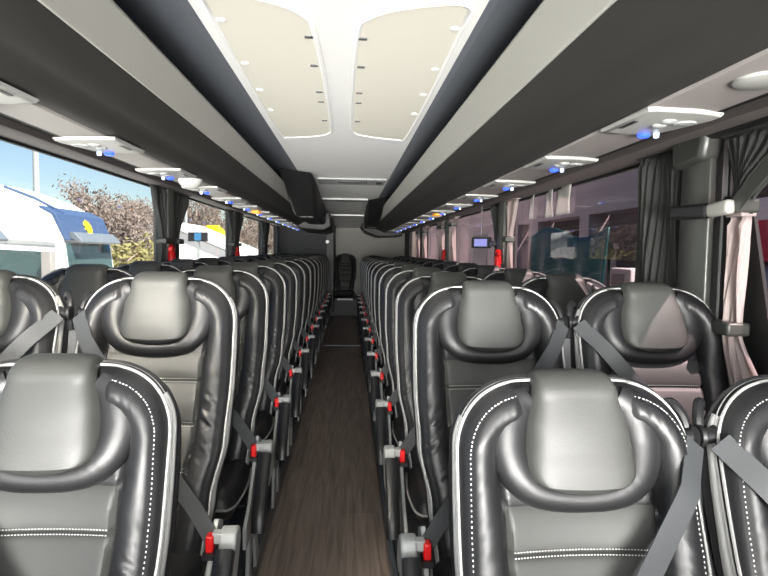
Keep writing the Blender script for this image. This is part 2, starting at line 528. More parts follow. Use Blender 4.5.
def sidepanel():
    a = ring_mb(lambda z: (.020 + wstrip(z)) * dk(z), lambda z: .075 * dk(z), .001, .003, .002)
    b = ring_mb(lambda z: .004, lambda z: .075 * dk(z), .0, .002, .002, 4, (1.13, False))
    a.add(b.v, b.f); return a
def seat_proto(aisle, sgn):
    """sgn: x direction of the aisle side.  aisle seat carries armrest; belt runs from the inner shoulder."""
    root = thing('coach_seat', None, None)
    def link(name, key, mats, builder, **kw):
        if key in CACHE:
            o = CACHE[key].copy(); C.objects.link(o); o.parent = root; o.name = name; return o
        o = builder().build(name, mats, root, **kw); CACHE[key] = o; return o
    link('backrest', 'back', [M['leather'], M['panel']], backrest_mb)
    r = link('headrest_roll', 'roll', [M['leather']], roll_mb)
    link('headrest_pad', 'pad', [M['panel']], pad_mb)
    pp = link('backrest_piping', 'pipe', [M['piping']], lambda: piping())
    pp['label'] = 'thin pale grey piping'
    sp = link('side_strip', 'silver', [M['silver_leather']], lambda: ring_mb(lambda z: .022 * dk(z), lambda z: (.024 + wstrip(z)) * dk(z), .0, .004, .003, 4, (1.135, True)))
    sp['label'] = 'silver leather side strip'
    link('side_panel', 'blackside', [M['black_fabric']], sidepanel)
    link('back_shell', 'shell', [M['shell']], shell_mb)
    cu = link('seat_cushion', 'cush', [M['leather']], cushion_mb)
    link('cushion_piping', 'cpipe', [M['piping']], cushion_piping_mb)
    # base frame
    def basef():
        mb = MB()
        mb.box((-.17, -.60, .27), (.17, -.22, .30)); mb.box((-.03, -.50, .0), (.03, -.30, .27)); mb.box((-.10, -.56, .0), (.10, -.24, .02))
        return mb
    link('seat_base', 'base', [M['frame']], basef, bevel=.004)
    inner = -sgn if aisle else sgn        # side towards the neighbour
    outer = -inner
    # belt
    k = ('belt', outer)
    def beltf():
        pts = []; N = 26
        for i in range(N + 1):
            t = i / N; z = 1.085 + (.495 - 1.085) * t; x = inner * (.246 - .475 * t)
            y = yback(z) - .062 - .012 * math.sin(pi * t)
            if t < .12: y += .05 * (1 - t / .12)
            if t > .9: y -= .02 * (t - .9) / .1
            pts.append((x, y, z))
        return ribbon(pts, .048, (1, 0, -inner * .83))
    link('seat_belt', k, [M['belt']], beltf)
    def hangf():
        pts = [(inner * .248, .022, 1.07), (inner * .249, .0, .95), (inner * .249, -.06, .75), (inner * .247, -.13, .55), (inner * .245, -.19, .36)]
        return ribbon(smooth_path(pts, 4), .046, (1, .35 * inner, 0))
    link('belt_webbing', ('hang', inner), [M['belt']], hangf)
    def reelf():
        mb = MB(); R = Matrix.Rotation(pi / 2, 3, 'Y')
        mb.lathe([(.012, -.022), (.021, -.020), (.024, -.014), (.017, -.008), (.017, .008), (.024, .014), (.021, .020), (.012, .022)], (inner * .249, -.012, 1.085), 18, M_=R)
        mb.tube(smooth_path([(inner * .225, .05, 1.13), (inner * .240, .035, 1.145), (inner * .256, .012, 1.12), (inner * .259, .0, 1.08), (inner * .256, .01, 1.03)], 5), .011, 8)
        return mb
    link('belt_guide', ('reel', inner), [M['shell']], reelf)
    def bucklef():
        mb = MB(); x = outer * .235
        mb.box((x - .011, -.372, .464), (x + .011, -.338, .512)); return mb
    b = link('belt_buckle', ('buckle', outer), [M['red']], bucklef, bevel=.006); b['label'] = 'red belt buckle'
    def stalkf():
        mb = MB(); x = outer * .235
        mb.bar((x, -.345, .47), (x, -.28, .36), .02, .012); mb.box((x - .016, -.385, .452), (x + .016, -.33, .468)); return mb
    s_ = link('buckle_stalk', ('stalk', outer), [M['shell']], stalkf)
    if aisle:
        x = sgn * .285
        def bracketf():
            mb = MB()
            poly = [(-.29, .505), (-.325, .522), (-.36, .515), (-.385, .47), (-.415, .41), (-.445, .38), (-.43, .365), (-.35, .38), (-.305, .44), (-.285, .47)]
            mb.prism([(y, z) for y, z in poly], x - .024, x + .022, axis='x'); return mb
        a = link('armrest', ('arm', sgn), [M['grey_plastic']], bracketf, bevel=.008); a['label'] = 'light grey armrest hinge with black pad'
        def padf():
            mb = MB()
            pts = [(x, -.40, .485), (x, -.44, .445), (x, -.50, .375), (x, -.555, .31), (x, -.575, .255)]
            P = smooth_path(pts, 4); vs = []
            for i, p in enumerate(P):
                d = (P[min(i + 1, len(P) - 1)] - P[max(i - 1, 0)]).normalized(); nn = Vector((0, d.z, -d.y))
                for q in range(12):
                    t = 2 * pi * q / 12; c_, s2 = math.cos(t), math.sin(t)
                    cc = math.copysign(abs(c_) ** .5, c_) * .026; ss = math.copysign(abs(s2) ** .5, s2) * .024
                    vs.append(p + Vector((cc, 0, 0)) + nn * ss)
            n = 12; k2 = len(P)
            mb.add(vs, [(i * n + j, i * n + (j + 1) % n, (i + 1) * n + (j + 1) % n, (i + 1) * n + j) for i in range(k2 - 1) for j in range(n)] + [tuple(range(n))[::-1], tuple((k2 - 1) * n + j for j in range(n))])
            return mb
        key = ('armpad', sgn)
        if key in CACHE: o = CACHE[key].copy(); C.objects.link(o); o.parent = a
        else: CACHE[key] = padf().build('armrest_pad', [M['shell']], a)
        def sidef():
            mb = MB(); x0 = sgn * .232; x1 = sgn * .246
            mb.prism([(-.24, .50), (-.30, .53), (-.36, .46), (-.50, .33), (-.60, .28), (-.60, .20), (-.24, .20)], x0, x1, axis='x')
            mb.prism([(-.30, .02), (-.36, .22), (-.52, .22), (-.56, .0), (-.50, .0), (-.46, .16), (-.40, .16), (-.36, .0)], x0, x1, axis='x')
            mb.bar((sgn * .24, -.345, .50), (sgn * .285, -.345, .50), .03, .03)
            return mb
        sd = link('side_frame', ('sidef', sgn), [M['grey_plastic']], sidef, bevel=.003); sd['label'] = 'pale grey side frame'
    return root
def piping():
    mb = MB(); n = len(OUT)
    mb.tube([(x, yback(z) + .006, z) for x, z in OUT], .0036, 6)
    # second thin line
    mb.tube([(x * 1.006, yback(z) + .020, z + (.001 if z > 1.1 else 0)) for x, z in OUT], .0024, 6)
    return mb
CACHE = {}
proto = {}
for a in (True, False):
    for s in (1, -1): proto[(a, s)] = seat_proto(a, s)
stitch_o = [stitch_mb(q).build('stitching', [M['thread']], None, smooth=False) for q in SEAMS[:3] + [0]]

ORD = ['front', 'second', 'third', 'fourth', 'fifth', 'sixth', 'seventh', 'eighth', 'ninth', 'tenth', 'eleventh', 'twelfth', 'thirteenth', 'fourteenth']
XA = {'L': -.610, 'R': .460}; XW = {'L': -1.165, 'R': 1.005}
rowsY = {'L': [1.25, 1.93] + [1.93 + .74 * k for k in range(1, 13)], 'R': [1.16, 1.90] + [1.90 + .74 * k for k in range(1, 13)]}
used = set(); stitched = []
for side in 'LR':
    sname = 'left' if side == 'L' else 'right'
    sg = 1 if side == 'L' else -1
    for i, Y in enumerate(rowsY[side]):
        for aisle in (True, False):
            p = proto[(aisle, sg)]
            if (aisle, sg) not in used: used.add((aisle, sg)); o = p
            else: o = copy_tree(p)
            z = (-.052 if side == 'L' else -.065) if i == 0 else (.098 if side == 'L' else .082)
            o.location = (XA[side] if aisle else XW[side], Y, z)
            nm = ORD[i]
            rowtxt = 'row nearest the camera' if i == 0 else ('rearmost row' if i == 13 else nm + ' row')
            place = ('beside the aisle' if aisle else 'beside the window')
            tag(o, f'black leather seat {place}, {rowtxt}, {sname} of the aisle', 'seat', 'coach seats facing the camera')
            if i < 4: stitched.append((o, i))
for o, i in stitched:
    for q in (stitch_o if i == 0 else stitch_o[:3]):
        st = q.copy(); C.objects.link(st); st.parent = o; st['label'] = 'white stitching'
for q in stitch_o: bpy.data.objects.remove(q)
# rear bench middle seats
for x, lab in ((-.08, 'black leather seat in the middle of the rear bench, at the end of the aisle'),):
    o = thing('coach_seat', lab, 'seat', (x, 13.0, .10))
    for ch in proto[(False, 1)].children:
        if ch.name.split('.')[0] in ('backrest', 'headrest_roll', 'headrest_pad', 'backrest_piping', 'side_panel', 'back_shell', 'seat_cushion'):
            c = ch.copy(); C.objects.link(c); c.parent = o

# ================================================================ SETTING
Y0, Y1 = -1.3, 13.3
XL, XR = -1.44, 1.28
def zz(p): return [(x, z + CAMZ) for x, z in p]
WTL, WTR = CAMZ + .455, CAMZ + .405      # window top
SILL = .93
mb = MB(); mb.box((-.395, Y0, -.06), (.205, 12.3, 0)); struct(mb.build('floor', M['floor'], smooth=False), 'dark brown wood-look vinyl aisle floor')
mb = MB(); mb.box((XL - .02, Y0, -.10), (-.397, 1.62, -.052)); mb.box((XL - .02, 1.62, -.10), (-.397, Y1, .098)); struct(mb.build('floor', M['plinth'], smooth=False), 'dark raised seat platform left of the aisle')
mb = MB(); mb.box((.207, Y0, -.10), (XR + .02, 1.55, -.065)); mb.box((.207, 1.55, -.10), (XR + .02, Y1, .082)); struct(mb.build('floor', M['plinth'], smooth=False), 'dark raised seat platform right of the aisle')
mb = MB(); mb.box((-.398, 1.0, 0.0), (-.380, 12.3, .104)); struct(mb.build('baseboard_left', M['trim'], smooth=False, bevel=.003))
mb = MB(); mb.box((.190, 1.0, 0.0), (.208, 12.3, .104)); struct(mb.build('baseboard_right', M['trim'], smooth=False, bevel=.003))
mb = MB(); mb.box((-.396, 12.3, -.06), (.206, Y1, .36)); struct(mb.build('floor', M['plinth'], smooth=False), 'dark rear step below the back seat')
mb = MB(); mb.box((-.24, 12.27, .335), (.09, 12.31, .368)); struct(mb.build('trim_1', M['white'], smooth=False), 'white edge of the rear step')
mb = MB(); mb.box((-.36, 8.42, 0), (.17, 8.50, .006)); struct(mb.build('trim_2', M['trim'], smooth=False), 'metal strip across the aisle floor')

# ceiling with openings for the perforated panels is one skin, panels sit proud of it
mb = MB(); mb.box((-.41, Y0, CAMZ + .62), (.34, 10.2, CAMZ + .66)); mb.box((-.62, 10.2, CAMZ + .60), (.62, 10.9, CAMZ + .66))
mb.prism([(10.9, CAMZ + .60), (Y1, CAMZ + .50), (Y1, CAMZ + .66), (10.9, CAMZ + .66)], -.62, .62, axis='x')
struct(mb.build('ceiling', M['white_paint'], smooth=False), 'white ceiling along the aisle')
mb = MB()
for a, s in ((-.41, -1), (.34, 1)):
    prof = [(a, .62), (a + s * .02, .615), (a + s * .09, .645), (a + s * .20, .685), (a + s * .42, .74), (a + s * .42, .80), (a, .80)]
    mb.prism(zz(prof), Y0, Y1)
struct(mb.build('ceiling', M['coving'], smooth=False, bevel=0), 'slate coving either side of the white ceiling')
# roof skin closing above the bins
mb = MB(); mb.box((XL - .05, Y0, CAMZ + .80), (XR + .05, Y1 + .05, CAMZ + .84)); struct(mb.build('ceiling', M['side'], smooth=False), 'roof above the luggage racks')

def racks(side):
    s = -1 if side == 'L' else 1
    name = 'left' if side == 'L' else 'right'
    if side == 'L':
        rt, rb, mid, bb, se = (-.558, .570), (-.602, .472), (-.72, .410), (-.815, .370), (-.975, .370)
        wall = XL; wt = .455; bi = (-1.25, .432); yend = 9.0
    else:
        rt, rb, mid, bb, se = (.440, .574), (.492, .473), (.63, .415), (.742, .370), (.945, .370)
        wall = XR; wt = .405; bi = (1.12, .402); yend = 11.95
    t = thing('overhead_luggage_rack', f'long charcoal overhead luggage rack with silver front rail, {name} side', 'luggage rack', (rt[0], 1, CAMZ + .57))
    off = Vector((-rt[0], -1, -(CAMZ + .57)))
    def part(nm, m, poly, y0, y1, bevel=0):
        b = MB(); b.prism(zz(poly), y0, y1); b.v = [tuple(Vector(p) + off) for p in b.v]
        return b.build(nm, m, t, smooth=True, bevel=bevel)
    yr = 6.4 if side == 'L' else 10.0
    part('front_rail', M['rail'], [rt, rb, (rb[0] + s * .012, rb[1] + .006), (rt[0] + s * .03, rt[1] + .022), (rt[0] + s * .006, rt[1] + .014)], Y0, yr, .004)['label'] = 'silver grey front rail'
    # bin body, curved underside
    def arc(a, b, k, n):
        out = []
        for i in range(n + 1):
            u = i / n; out.append((a[0] + (b[0] - a[0]) * u, a[1] + (b[1] - a[1]) * u - k * math.sin(pi * u)))
        return out
    poly = [(rb[0] + s * .008, rb[1] + .004)] + arc((rb[0] + s * .012, rb[1]), mid, .012, 6) + arc(mid, bb, .012, 5)[1:] + [(bb[0] + s * .02, .62), (rt[0] + s * .06, .62), (rt[0] + s * .03, .56)]
    part('rack_body', M['bin'], poly, Y0, yend)
    # end caps seen as dark lips
    # service strip
    t2 = MB(); t2.prism(zz([(bb[0] + s * .004, bb[1] + .002), (bb[0] + s * .010, bb[1] - .004), (se[0] - s * .01, se[1] - .004), se, (se[0], se[1] + .03), (bb[0] + s * .004, bb[1] + .03)]), Y0, yend)
    o = t2.build('service_strip', M['strip'], None, bevel=.002)
    tag(o, f'pinkish grey service strip under the {name} luggage rack', 'trim strip')
    g = MB(); g.prism(zz([(se[0] + s * .001, se[1] + .012), (se[0] + s * .001, .50), (wall, .55), (wall, .50), (bi[0] - s * 0, bi[1] + .028), (se[0] + s * .05, .428)]), Y0, Y1)
    struct(g.build('trim_3' if side == 'L' else 'trim_4', M['gap'], smooth=False), 'black recess above the windows')
    g = MB(); g.prism(zz([bi, (bi[0] + s * .01, bi[1] - .004), (wall, wt), (wall, .56), (bi[0], .56 if 0 else bi[1] + .035)]), Y0, Y1)
    struct(g.build('trim_5' if side == 'L' else 'trim_6', M['beam'], smooth=True), f'taupe beam over the {name} windows')
    return t
racks('L'); racks('R')

# passenger service units
def psu(s):
    t = thing('reading_light_unit', None, None)
    mb = MB()
    # plan outline, x outward
    pl = [(-.105, -.14), (-.085, -.145), (.03, -.135), (.115, -.105), (.118, -.06), (.085, .06), (.06, .135), (-.02, .150), (-.085, .145), (-.108, .13)]
    n = len(pl); vs = []
    for k, (sc_, z) in enumerate([(1, 0), (1, -.004), (.96, -.010), (.8, -.012)]):
        for x, y in pl: vs.append((s * x * sc_, y * sc_, z))
    fs = [(k * n + i, k * n + (i + 1) % n, (k + 1) * n + (i + 1) % n, (k + 1) * n + i) for k in range(3) for i in range(n)]
    fs += [tuple(3 * n + i for i in range(n))]
    mb.add(vs, fs); mb.build('cover', M['psu'], t)
    mb = MB()
    for cx, cy, r in ((.0, -.05, .020), (.0, .0, .020)):
        mb.lathe([(r, -.011), (r, -.015), (r * .7, -.019), (r * .4, -.020)], (s * cx, cy, 0), 14)
    mb.box((-.02, -.06, -.026), (.02, -.03, -.018)) if False else None
    mb.lathe([(.030, -.011), (.028, -.016), (.015, -.018)], (s * .055, -.03, 0), 16)
    mb.build('lamp_lens', M['grey_plastic'], t)
    mb = MB(); mb.box((min(-s * .09, -s * .078), -.04, -.0135), (max(-s * .09, -s * .078), .05, -.0115)); mb.build('slot', M['shell'], t)
    mb = MB(); mb.lathe([(.017, -.006), (.018, -.017), (.014, -.022), (.003, -.023)], (s * .022, .125, 0), 14); mb.build('call_button', M['blue_led'], t)
    mb = MB(); mb.lathe([(.008, -.010), (.008, -.024), (.005, -.026)], (s * .050, .105, 0), 12); mb.build('indicator', M['white_led'], t)
    return t
pr = {'L': psu(-1), 'R': psu(1)}
for side in 'LR':
    x = -.887 if side == 'L' else .845
    first = True
    y0 = .70 if side == 'L' else .88; n = 14 if side == 'L' else 16
    ys = [.645 + .75 * k for k in range(14)] if side == 'L' else [.81 + .75 * k for k in range(14)]
    ys = [y for y in ys if y < 11.3]
    sname = 'left' if side == 'L' else 'right'
    for k, y in enumerate(ys):
        o = pr[side] if first else copy_tree(pr[side]); first = False
        o.location = (x, y + .76, CAMZ + .366) if False else (x, y if side == 'L' else y, CAMZ + .366)
        tag(o, f'off-white reading light panel with blue button, {ORD[k] if k < 14 else "last"} along the {sname} service strip', 'reading light', 'reading light panels under the racks')
# dome camera, speakers, orange lamps
def dome(x, y, lab):
    mb = MB(); R = None
    mb.lathe([(.062, 0), (.062, -.010), (.055, -.028), (.035, -.045), (.015, -.052), (.001, -.053)], (x, y, CAMZ + .366), 20)
    o = mb.build('dome_lamp', M['psu']); tag(o, lab, 'ceiling light')
dome(-.85, 3.17, 'round white dome fitting hanging under the left service strip')
for x, y, l in ((.86, 1.17, 'flat white oval speaker on the right service strip near the camera'), (-.90, 4.85, 'flat pale speaker disc on the left service strip'), (.86, 4.58, 'flat pale speaker disc on the right service strip farther back')):
    mb = MB(); mb.lathe([(.062, 0), (.062, -.006), (.05, -.010), (.001, -.010)], (x, y, CAMZ + .366), 24)
    tag(mb.build('speaker_grille', M['psu']), l, 'speaker')
for x, y, l in ((-.90, 5.72, 'small orange lamp under the left luggage rack'), (.85, 5.58, 'small orange lamp under the right luggage rack')):
    mb = MB(); mb.box((x - .035, y - .09, CAMZ + .342), (x + .035, y + .09, CAMZ + .366)); tag(mb.build('warning_lamp', M['orange_led'], bevel=.008), l, 'lamp')

# perforated ceiling panels
def ceil_panel(sgn, lab):
    if sgn < 0: pl = [(-.365, 1.50), (-.33, 1.47), (-.22, 1.49), (-.135, 1.57), (-.108, 1.72), (-.098, 2.4), (-.10, 3.0), (-.115, 3.10), (-.15, 3.16), (-.26, 3.22), (-.34, 3.24), (-.368, 3.18), (-.375, 2.4)]
    else: pl = [(.30, 1.50), (.265, 1.47), (.15, 1.50), (.05, 1.58), (.022, 1.72), (.010, 2.4), (.012, 2.95), (.025, 3.07), (.06, 3.13), (.17, 3.20), (.26, 3.23), (.298, 3.18), (.308, 2.4)]
    P = smooth_path([(x, y, 0) for x, y in pl] + [(pl[0][0], pl[0][1], 0)], 5)[:-1]
    cx = sum(p.x for p in P) / len(P); cy = sum(p.y for p in P) / len(P)
    t = thing('ceiling_panel', lab, 'ceiling panel', (cx, cy, CAMZ + .62))
    n = len(P); vs = [(p.x - cx, p.y - cy, 0) for p in P] + [((p.x - cx) * .985, (p.y - cy) * .997, -.006) for p in P]
    mb = MB(); mb.add(vs, [(i, (i + 1) % n, n + (i + 1) % n, n + i) for i in range(n)] + [tuple(range(n, 2 * n))])
    mb.build('perforated_sheet', M['mesh'], t, smooth=False)
    mb = MB(); mb.tube([((p.x - cx) * 1.03, (p.y - cy) * 1.006, 0) for p in P], .010, 8, closed=True, up=(0, 0, 1)); mb.build('panel_frame', M['white_paint'], t)
    mb = MB()
    inner = -.11 if sgn < 0 else .022
    for y in (1.72, 1.98, 2.3, 2.45, 2.8): mb.box((inner - cx - .012 + (-.012 if sgn < 0 else .012), y - cy - .006, -.010), (inner - cx + .012 + (-.012 if sgn < 0 else .012), y - cy + .006, -.005))
    mb.build('clip', M['frame'], t, smooth=False)
    mb = MB(); ox = -.35 if sgn < 0 else .285
    for y in (1.62, 1.98, 2.3, 2.62): mb.lathe([(.014, -.005), (.012, -.010), (.002, -.011)], (ox - cx, y - cy, 0), 10)
    mb.build('fixing', M['white_paint'], t)
ceil_panel(-1, 'cream perforated ceiling panel on the left of the white ceiling')
ceil_panel(1, 'cream perforated ceiling panel on the right of the white ceiling')
# vents and cross strips
t = thing('ceiling_vent', 'narrow grey vent strip across the white ceiling', 'vent', (-.04, 5.25, CAMZ + .62))
mb = MB(); mb.box((-.24, -.20, -.012), (.36, .20, 0)); mb.build('vent_frame', M['grey_plastic'], t, bevel=.006)
mb = MB()
for k in range(12): mb.box((-.06 + k * .022, -.05, -.016), (-.045 + k * .022, .05, -.010))
mb.box((.28, -.10, -.016), (.33, .10, -.010)); mb.build('vent_slots', M['frame'], t, smooth=False)
mb = MB(); mb.box((-.33, 7.0, CAMZ + .60), (.22, 7.25, CAMZ + .622)); tag(mb.build('ceiling_light', M['grey_plastic'], bevel=.006), 'thin cross strip on the white ceiling beyond the vent', 'ceiling strip')

# dark housings at the rack ends
def wedge(lab, A, B, Cc, D, yend, k):
    t = thing('screen_housing', lab, 'housing', (A[0], A[1], CAMZ + .60))
    vs = [A, B, Cc, D, (A[0], yend, .59), (B[0] + k, yend, .59), (Cc[0], yend, Cc[2]), (D[0], yend, D[2])]
    mb = MB(); mb.add([(x - A[0], y - A[1], z - .60) for x, y, z in vs], [(0, 1, 2, 3), (7, 6, 5, 4), (0, 4, 5, 1), (1, 5, 6, 2), (2, 6, 7, 3), (3, 7, 4, 0)])
    mb.build('casing', M['housing'], t, bevel=.035)
    b = MB(); x0, x1 = sorted((Cc[0] - A[0], D[0] - A[0])); b.box((x0 + .05, Cc[1] - A[1] + .25, Cc[2] - .60 - .008), (x1 - .05, yend - A[1] - .2, Cc[2] - .60 + .01)); b.build('screen_lid', M['shell'], t, bevel=.004)
wedge('bulky black housing hanging between left rack and white ceiling', (-.575, 4.55, .635), (-.275, 4.6, .600), (-.352, 6.35, .37), (-.61, 6.42, .37), 8.6, -.06)
wedge('black housing at the far right end of the rack below the ceiling', (.47, 6.7, .635), (.205, 7.0, .600), (.272, 9.7, .40), (.50, 9.9, .40), 10.8, .06)
# far rack end shapes
mb = MB(); mb.prism(zz([(-.50, .585), (-.30, .585), (-.28, .36), (-.40, .30), (-.80, .33), (-.80, .585)]), 9.05, 11.55)
tag(mb.build('bulkhead_locker', M['housing'], bevel=.02), 'dark locker between left rack and the toilet cabin', 'locker')
mb = MB(); mb.prism(zz([(.30, .59), (.24, .50), (.34, .38), (.60, .28), (1.10, .30), (1.10, .59)]), 12.0, 13.25)
tag(mb.build('bulkhead_locker', M['housing'], bevel=.02), 'dark locker at the rear right corner', 'locker')

# rear wall & partition
mb = MB(); mb.box((XL - .05, Y1, -.1), (XR + .05, Y1 + .05, CAMZ + .84)); struct(mb.build('wall_back', M['rear'], smooth=False))
t = thing('toilet_cabin', 'dark toilet cabin wall at the rear left of the aisle', 'cabin', (-.85, 11.6, .1))
mb = MB(); mb.box((XL + .01 + .85, 0, 0), (-.30 + .85, 1.66, 1.86)); mb.build('cabin_wall', M['partition'], t, bevel=.05)
mb = MB(); mb.box((.40, -.02, .02), (.548, .0, 1.80)); mb.build('cabin_door', M['housing'], t, bevel=.006)
mb = MB(); mb.lathe([(.035, -.03), (.035, .0)], (.40 + .02, -.03, 1.46), 12, M_=Matrix.Rotation(pi / 2, 3, 'X')); mb.build('door_sign', M['white'], t)

# side walls
PIL = [-.55, 2.00, 4.62, 7.2, 9.75]
def wall(x, s, name, wt):
    mb = MB(); a, b = sorted((x, x + s * .06))
    mb.box((a, Y0, -.1), (b, Y1, SILL)); mb.box((a, Y0, wt), (b, Y1, CAMZ + .82))
    yend = 11.6 if s < 0 else 12.2
    mb.box((a, yend, SILL), (b, Y1, wt))
    for p in PIL: mb.box((a, p - .07, SILL), (b, p + .07, wt))
    mb.box((a, Y0, SILL), (b, Y0 + .2, wt))
    struct(mb.build(name, M['side'], smooth=False))
    ends = [Y0 + .2] + PIL + [yend]
    n = 0
    for k in range(len(ends) - 1):
        a0 = ends[k] + (.07 if k > 0 else 0); b0 = ends[k + 1] - (.07 if k + 1 < len(ends) - 1 else 0)
        g = MB(); g.box((x + s * .028, a0, SILL), (x + s * .032, b0, wt))
        o = struct(g.build(f'window_{k + (1 if s < 0 else 7)}', M['glass'] if s < 0 else M['glass_tint'], smooth=False))
        f = MB(); e = .012
        f.box((x + s * .02, a0, wt - e), (x + s * .04, b0, wt)); f.box((x + s * .02, a0, SILL), (x + s * .04, b0, SILL + e))
        f.box((x + s * .02, a0, SILL + e), (x + s * .04, a0 + e, wt - e)); f.box((x + s * .02, b0 - e, SILL + e), (x + s * .04, b0, wt - e))
        f.build('window_frame', M['gap'], o, smooth=False)
wall(XL, -1, 'wall_left', WTL); wall(XR, 1, 'wall_right', WTR)
# front of the bus behind the camera, with windscreen opening
mb = MB(); mb.box((XL - .06, Y0 - .05, -.1), (XR + .06, Y0, .85)); mb.box((XL - .06, Y0 - .05, CAMZ + .66), (XR + .06, Y0, CAMZ + .84))
struct(mb.build('wall_front', M['side'], smooth=False))
g = MB(); g.box((XL, Y0 - .03, .85), (XR, Y0 - .025, CAMZ + .66)); struct(g.build('window_13', M['glass'], smooth=False))

# pillar covers
def pillar_cover(x, s, y, wt, lab, w=.16):
    t = thing('window_pillar', lab, 'pillar', (x - s * .03, y, SILL))
    mb = MB(); H = wt - SILL + .06
    d = .045
    poly = [(-w / 2, 0), (-w / 2, -s * d * .55), (-w * .28, -s * d), (w * .28, -s * d), (w / 2, -s * d * .55), (w / 2, 0)]
    vs = []; 
    n = len(poly)
    vs = [(px, yy, 0) for yy, px in poly] + [(px, yy, H) for yy, px in poly]
    mb.add(vs, [tuple(range(n)), tuple(range(n, 2 * n))[::-1]] + [(i, (i + 1) % n, n + (i + 1) % n, n + i) for i in range(n)])
    mb.build('pillar_cover', M['pillar'], t, bevel=.006)
    return t
def curtain(x, s, y0, y1, z0, z1, lab, ties=(), m='curtain', amp=.018, pleats=None, thick=.012, bot=None):
    """pleated curtain between y0,y1 hanging from z1 to z0; ties = [(z, yc, halfwidth)] gather it"""
    t = thing('window_curtain', lab, 'curtain', (x, (y0 + y1) / 2, z1))
    W = abs(y1 - y0) / 2; yc0 = (y0 + y1) / 2
    npl = pleats or max(5, int(W * 2 / .035)); NU = npl * 8; NV = 40
    keys = [(z1, yc0, W)] + sorted(ties, key=lambda q: -q[0]) + [(z0, *(bot or (ties[-1][1] if ties else yc0, W)))]
    def at(z):
        for (za, ca, wa), (zb, cb, wb) in zip(keys, keys[1:]):
            if zb <= z <= za:
                u = (za - z) / (za - zb); u2 = u * u * (3 - 2 * u)
                return ca + (cb - ca) * u2, wa + (wb - wa) * u2
        return keys[-1][1:]
    mb = MB()
    def f(u, v):
        z = z1 + (z0 - z1) * v; c, w = at(z)
        ph = u * npl * 2 * pi
        a = amp * (1 + .5 * math.sin(v * 5 + u * 9)) * (.7 if v < .05 else 1)
        return (0 - s * (.012 + a * (1 + math.sin(ph + .5 * math.sin(v * 6)))), c - yc0 + (-1 + 2 * u) * w + .004 * math.cos(ph * .5 + v * 3), z - z1)
    mb.grid(f, NU, NV)
    mb.build('curtain_cloth', M[m], t, solid=.003)
    for k, (tz, tc_, tw) in enumerate(ties):
        b = MB(); tw += .012
        b.box((-.075 if s > 0 else -.004, tc_ - yc0 - tw, tz - z1 - .022), (.004 if s > 0 else .075, tc_ - yc0 + tw, tz - z1 + .022))
        b.build('tie_band', M['pillar'], t, bevel=.01)
    h = MB(); h.box((-.05 if s > 0 else .0, y0 - yc0, -.002), (0 if s > 0 else .05, y1 - yc0, .018)); h.build('heading_tape', M[m], t, bevel=.004)
    return t
xr = XR - .012; xl = XL + .012
# near right pillar group
pillar_cover(XR, 1, 2.00, WTR, 'dark grey window pillar between two gathered curtains on the right', .17)
mb = MB(); R = Matrix.Rotation(0, 3, 'X')
mb.prism([(y, z) for y, z in ((1.90, WTR + .05), (2.09, WTR + .05), (2.10, WTR - .02), (2.085, WTR - .10), (1.915, WTR - .085), (1.90, WTR - .02))], XR - .095, XR - .02, axis='x')
tag(mb.build('pillar_cap', M['pillar'], bevel=.02), 'silvery cap at the top of the near right window pillar', 'trim cap')
curtain(xr, 1, 2.10, 2.43, SILL, WTR - .005, 'charcoal pleated curtain hanging straight beside the near right window pillar', amp=.013, bot=(2.285, .175))
curtain(xr, 1, 1.40, 1.86, 1.53, WTR - .02, 'charcoal curtain gathered tight above the strap at the nearest right window', ties=[(1.555, 1.775, .04)], amp=.012, bot=(1.775, .04))
curtain(xr, 1, 1.735, 1.815, .93, 1.525, 'pale sunlit curtain tail flaring below a band at the nearest right window', ties=[(1.165, 1.795, .045)], m='curtain_sunlit', amp=.012, bot=(1.745, .125), pleats=6)
g = MB(); g.prism([(1.93, 1.60), (1.80, 1.60), (1.62, .94), (1.93, .94)], XR + .010, XR + .022, axis='x'); struct(g.build('trim_7', M['gap'], smooth=False), 'black window edge slanting behind the pale curtain')
# grab handle / strap across pillar
t = thing('grab_handle', 'black and silver horizontal handle fixed across the near right pillar', 'handle', (XR - .10, 1.93, 1.55))
mb = MB(); mb.bar((0, .12, .0), (0, -.09, -.005), .035, .050); mb.build('grip', M['shell'], t, bevel=.012)
mb = MB(); mb.bar((0, -.092, -.005), (0, -.20, .002), .034, .046); mb.build('grip_end', M['rail'], t, bevel=.012)
mb = MB(); mb.box((.0, .02, -.02), (.05, .06, .02)); mb.build('bracket', M['shell'], t)
t = thing('roller_blind', 'black roller blind tube above the nearest right window', 'blind', (XR - .06, 1.2, WTR + .03))
mb = MB(); mb.tube([(0, -1.0, -.01), (0, .76, -.01)], .035, 14, up=(0, 0, 1)); mb.build('blind_tube', M['shell'], t)
# diagonal strap / seat belt of pillar
mb = ribbon([(XR - .085, 1.74, 1.55), (XR - .09, 1.58, 1.67), (XR - .09, 1.38, 1.82)], .05, (0, .5, .5), .006)
tag(mb.build('curtain_strap', M['pillar']), 'grey diagonal strap running up from the curtain tie at the right edge', 'strap')
